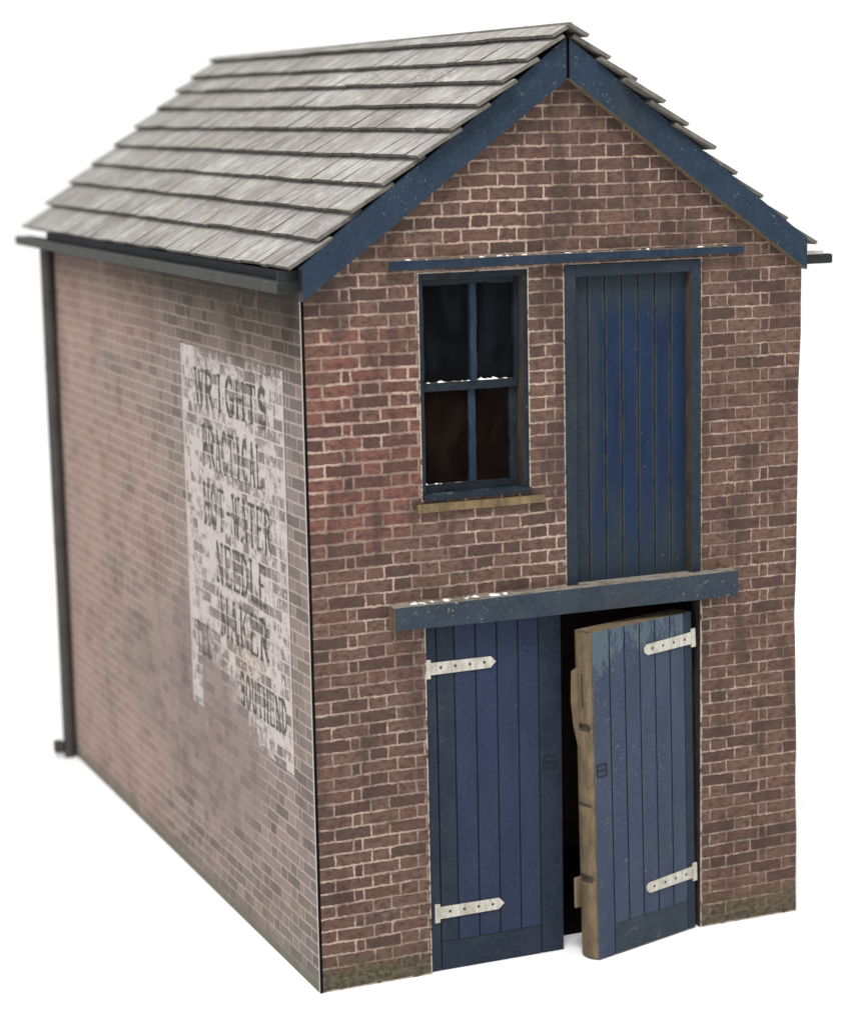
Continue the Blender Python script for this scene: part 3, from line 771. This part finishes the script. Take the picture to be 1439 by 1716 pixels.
# ------------------------------------------------------------------ painted sign
SY0, SY1, SZ0, SZ1 = .405, 2.872, 1.525, 4.480
b = MB(); X = -.0035
b.face([(X, SY1, SZ0), (X, SY0, SZ0), (X, SY0, SZ1), (X, SY1, SZ1)], 'sign')
sign = b.build('painted_sign', root, 'flaking whitewashed advertisement painted on the brick side wall', fix=False)
ST = .20; TN = .085
def arc(cx, cy, rx, ry, a0, a1, n=9):
    return [(cx + rx * math.cos(math.radians(a0 + (a1 - a0) * i / n)), cy + ry * math.sin(math.radians(a0 + (a1 - a0) * i / n))) for i in range(n + 1)]
V = lambda x, y0=0, y1=1: ('l', [(x, y0), (x, y1)], ST)
Hh = lambda y, x0, x1: ('l', [(x0, y), (x1, y)], TN)
SER = lambda x, y: ('l', [(x - .20, y), (x + .20, y)], TN)
GL = {
 'W': [('l', [(.0, 1), (.27, 0)], ST), ('l', [(.27, 0), (.5, .95)], TN), ('l', [(.5, .95), (.73, 0)], ST), ('l', [(.73, 0), (1, 1)], TN), SER(.05, .96), SER(.95, .96)],
 'R': [V(.18), ('l', arc(.3, .74, .52, .22, 90, -90), ST * .8), ('l', [(.45, .5), (.92, .02)], ST), SER(.18, .04), SER(.18, .96)],
 'I': [V(.5), SER(.5, .04), SER(.5, .96)],
 'G': [('l', arc(.52, .5, .42, .45, 45, 320), ST), V(.86, .05, .45), Hh(.45, .6, 1.0)],
 'H': [V(.17), V(.83), Hh(.5, .17, .83), SER(.17, .04), SER(.17, .96), SER(.83, .04), SER(.83, .96)],
 'T': [V(.5), Hh(.95, .02, .98), ('l', [(.05, .72), (.05, .97)], TN), ('l', [(.95, .72), (.95, .97)], TN), SER(.5, .04)],
 'S': [('l', arc(.5, .72, .34, .23, 30, 270, 8) + arc(.5, .27, .36, .23, 90, -150, 8)[1:], ST)],
 'P': [V(.18), ('l', arc(.3, .72, .55, .24, 90, -90), ST * .8), SER(.18, .04), SER(.18, .96)],
 'A': [('l', [(.12, 0), (.5, 1)], TN), ('l', [(.5, 1), (.88, 0)], ST), Hh(.32, .25, .75), SER(.12, .04), SER(.88, .04)],
 'C': [('l', arc(.55, .5, .44, .45, 48, 312), ST)],
 'L': [V(.22), Hh(.045, .05, .95), ('l', [(.92, .04), (.92, .3)], TN), SER(.22, .96)],
 'O': [('l', arc(.5, .5, .40, .45, 0, 360, 16), ST)],
 '-': [Hh(.5, .2, .8)],
 'E': [V(.22), Hh(.045, .05, .92), Hh(.955, .05, .92), Hh(.5, .22, .7), ('l', [(.9, .04), (.9, .28)], TN), ('l', [(.9, .72), (.9, .96)], TN)],
 'N': [('l', [(.15, 0), (.15, 1)], TN), ('l', [(.15, 1), (.85, 0)], ST), ('l', [(.85, 0), (.85, 1)], TN), SER(.15, .04), SER(.85, .96)],
 'D': [V(.18), ('l', arc(.28, .5, .58, .45, 90, -90, 10), ST * .85), SER(.12, .04), SER(.12, .96)],
 'M': [V(.86), ('l', [(.12, 0), (.12, 1)], TN), ('l', [(.12, 1), (.5, .1)], ST), ('l', [(.5, .1), (.86, 1)], TN), SER(.12, .04), SER(.86, .04)],
 'K': [V(.18), ('l', [(.25, .42), (.88, .98)], TN), ('l', [(.42, .55), (.92, .02)], ST), SER(.18, .04), SER(.18, .96)],
 'U': [V(.18, .3, 1), ('l', arc(.5, .3, .32, .26, 180, 360, 8), ST * .8), V(.84, .3, 1)],
 "'": [V(.5, .7, 1)],
}
lb = None; lay = [0]
def stroke(pts, w, fx):
    lay[0] = (lay[0] + 1) % 12; off = -.0055 - .00025 * lay[0]
    n = len(pts); L, R = [], []
    for i, p in enumerate(pts):
        a = Vector(pts[max(0, i - 1)]); c = Vector(pts[min(n - 1, i + 1)])
        d_ = (c - a); d_ = d_ / (d_.length or 1); nn = Vector((-d_.y, d_.x)) * w * .5
        L.append(lb.bm.verts.new(fx(p[0] + nn.x, p[1] + nn.y, off))); R.append(lb.bm.verts.new(fx(p[0] - nn.x, p[1] - nn.y, off)))
    for i in range(n - 1): lb.bm.faces.new([L[i], R[i], R[i + 1], L[i + 1]])
def text(s, yl, yr, zl, zr, hgt):
    """yl: left (rear) end, yr: right (front) end; zl/zr baseline at both ends"""
    n = len(s); cw = (yl - yr) / n
    for i, ch in enumerate(s):
        if ch not in GL: continue
        ox = yl - i * cw
        def fx(px, py, off, ox=ox):
            y = ox - (px * .84 + .08) * cw
            k = (yl - y) / (yl - yr)
            return Vector((off, y, zl + (zr - zl) * k + py * hgt))
        for kind, pts, w in GL[ch]: stroke(pts, w, fx)
TEXT_LINES = [
 ('WRIGHTS', 2.52, .74, 4.02, 4.02, .30),
 ('PRACTICAL', 2.38, .90, 3.55, 3.55, .33),
 ('HOT-WATER', 2.40, .74, 3.08, 3.08, .34),
 ('NEEDLE', 2.12, .90, 2.66, 2.66, .33),
 ('MAKER', 2.06, .88, 2.24, 2.24, .33),
 ('TEL', 2.72, 2.30, 1.98, 1.98, .27),
 ('SOUTHEND', 1.62, .52, 1.78, 1.78, .27),
]
for a in TEXT_LINES:
    lb = MB(); lb.mi('letter'); text(*a)
    lb.build('lettering', sign, 'worn dark capitals spelling ' + a[0], fix=False)

# ------------------------------------------------------------------ camera
cam = bpy.data.cameras.new('camera'); co = bpy.data.objects.new('camera', cam); col.objects.link(co)
cp = Vector((-5.3203, -14.9074, 6.2426)); yaw, pit, rol = .397, -.1709, -.0200
F = Vector((math.sin(yaw) * math.cos(pit), math.cos(yaw) * math.cos(pit), math.sin(pit)))
Rr = Vector((math.cos(yaw), -math.sin(yaw), 0)); U = Rr.cross(F)
R2 = math.cos(rol) * Rr + math.sin(rol) * U; U2 = -math.sin(rol) * Rr + math.cos(rol) * U
co.matrix_world = Matrix(((R2.x, U2.x, -F.x, cp.x), (R2.y, U2.y, -F.y, cp.y), (R2.z, U2.z, -F.z, cp.z), (0, 0, 0, 1)))
cam.sensor_fit = 'HORIZONTAL'; cam.sensor_width = 36.0; cam.lens = 3862.13 / 1439 * 36.0
cam.clip_start = .1; cam.clip_end = 1500
cam.dof.use_dof = True; cam.dof.focus_distance = (Vector((1.7, -.05, 3)) - cp).dot(F); cam.dof.aperture_fstop = .68
sc.camera = co

# ------------------------------------------------------------------ light
w = bpy.data.worlds.new('World'); sc.world = w; w.use_nodes = True
bg = w.node_tree.nodes['Background']; bg.inputs[0].default_value = (1.0, 1.0, 1.0, 1); bg.inputs[1].default_value = WORLD = 1.10
def area(name, loc, target, size, power, colr=(1, 1, 1)):
    l = bpy.data.lights.new(name, 'AREA'); l.shape = 'DISK'; l.size = size; l.energy = power; l.color = colr
    o = bpy.data.objects.new(name, l); col.objects.link(o); o.location = loc
    d_ = Vector(target) - Vector(loc); o.rotation_euler = d_.to_track_quat('-Z', 'Y').to_euler(); return o
area('key_light', (-5.0, -13.0, 26.0), (2, 3, 1), 10.0, 7600.0, (1.0, .985, .96))
sc.view_settings.view_transform = 'Standard'; sc.view_settings.look = 'None'; sc.view_settings.exposure = 0; sc.view_settings.gamma = 1
sc.cycles.use_denoising = True
sc.cycles.max_bounces = 6; sc.cycles.transparent_max_bounces = 24
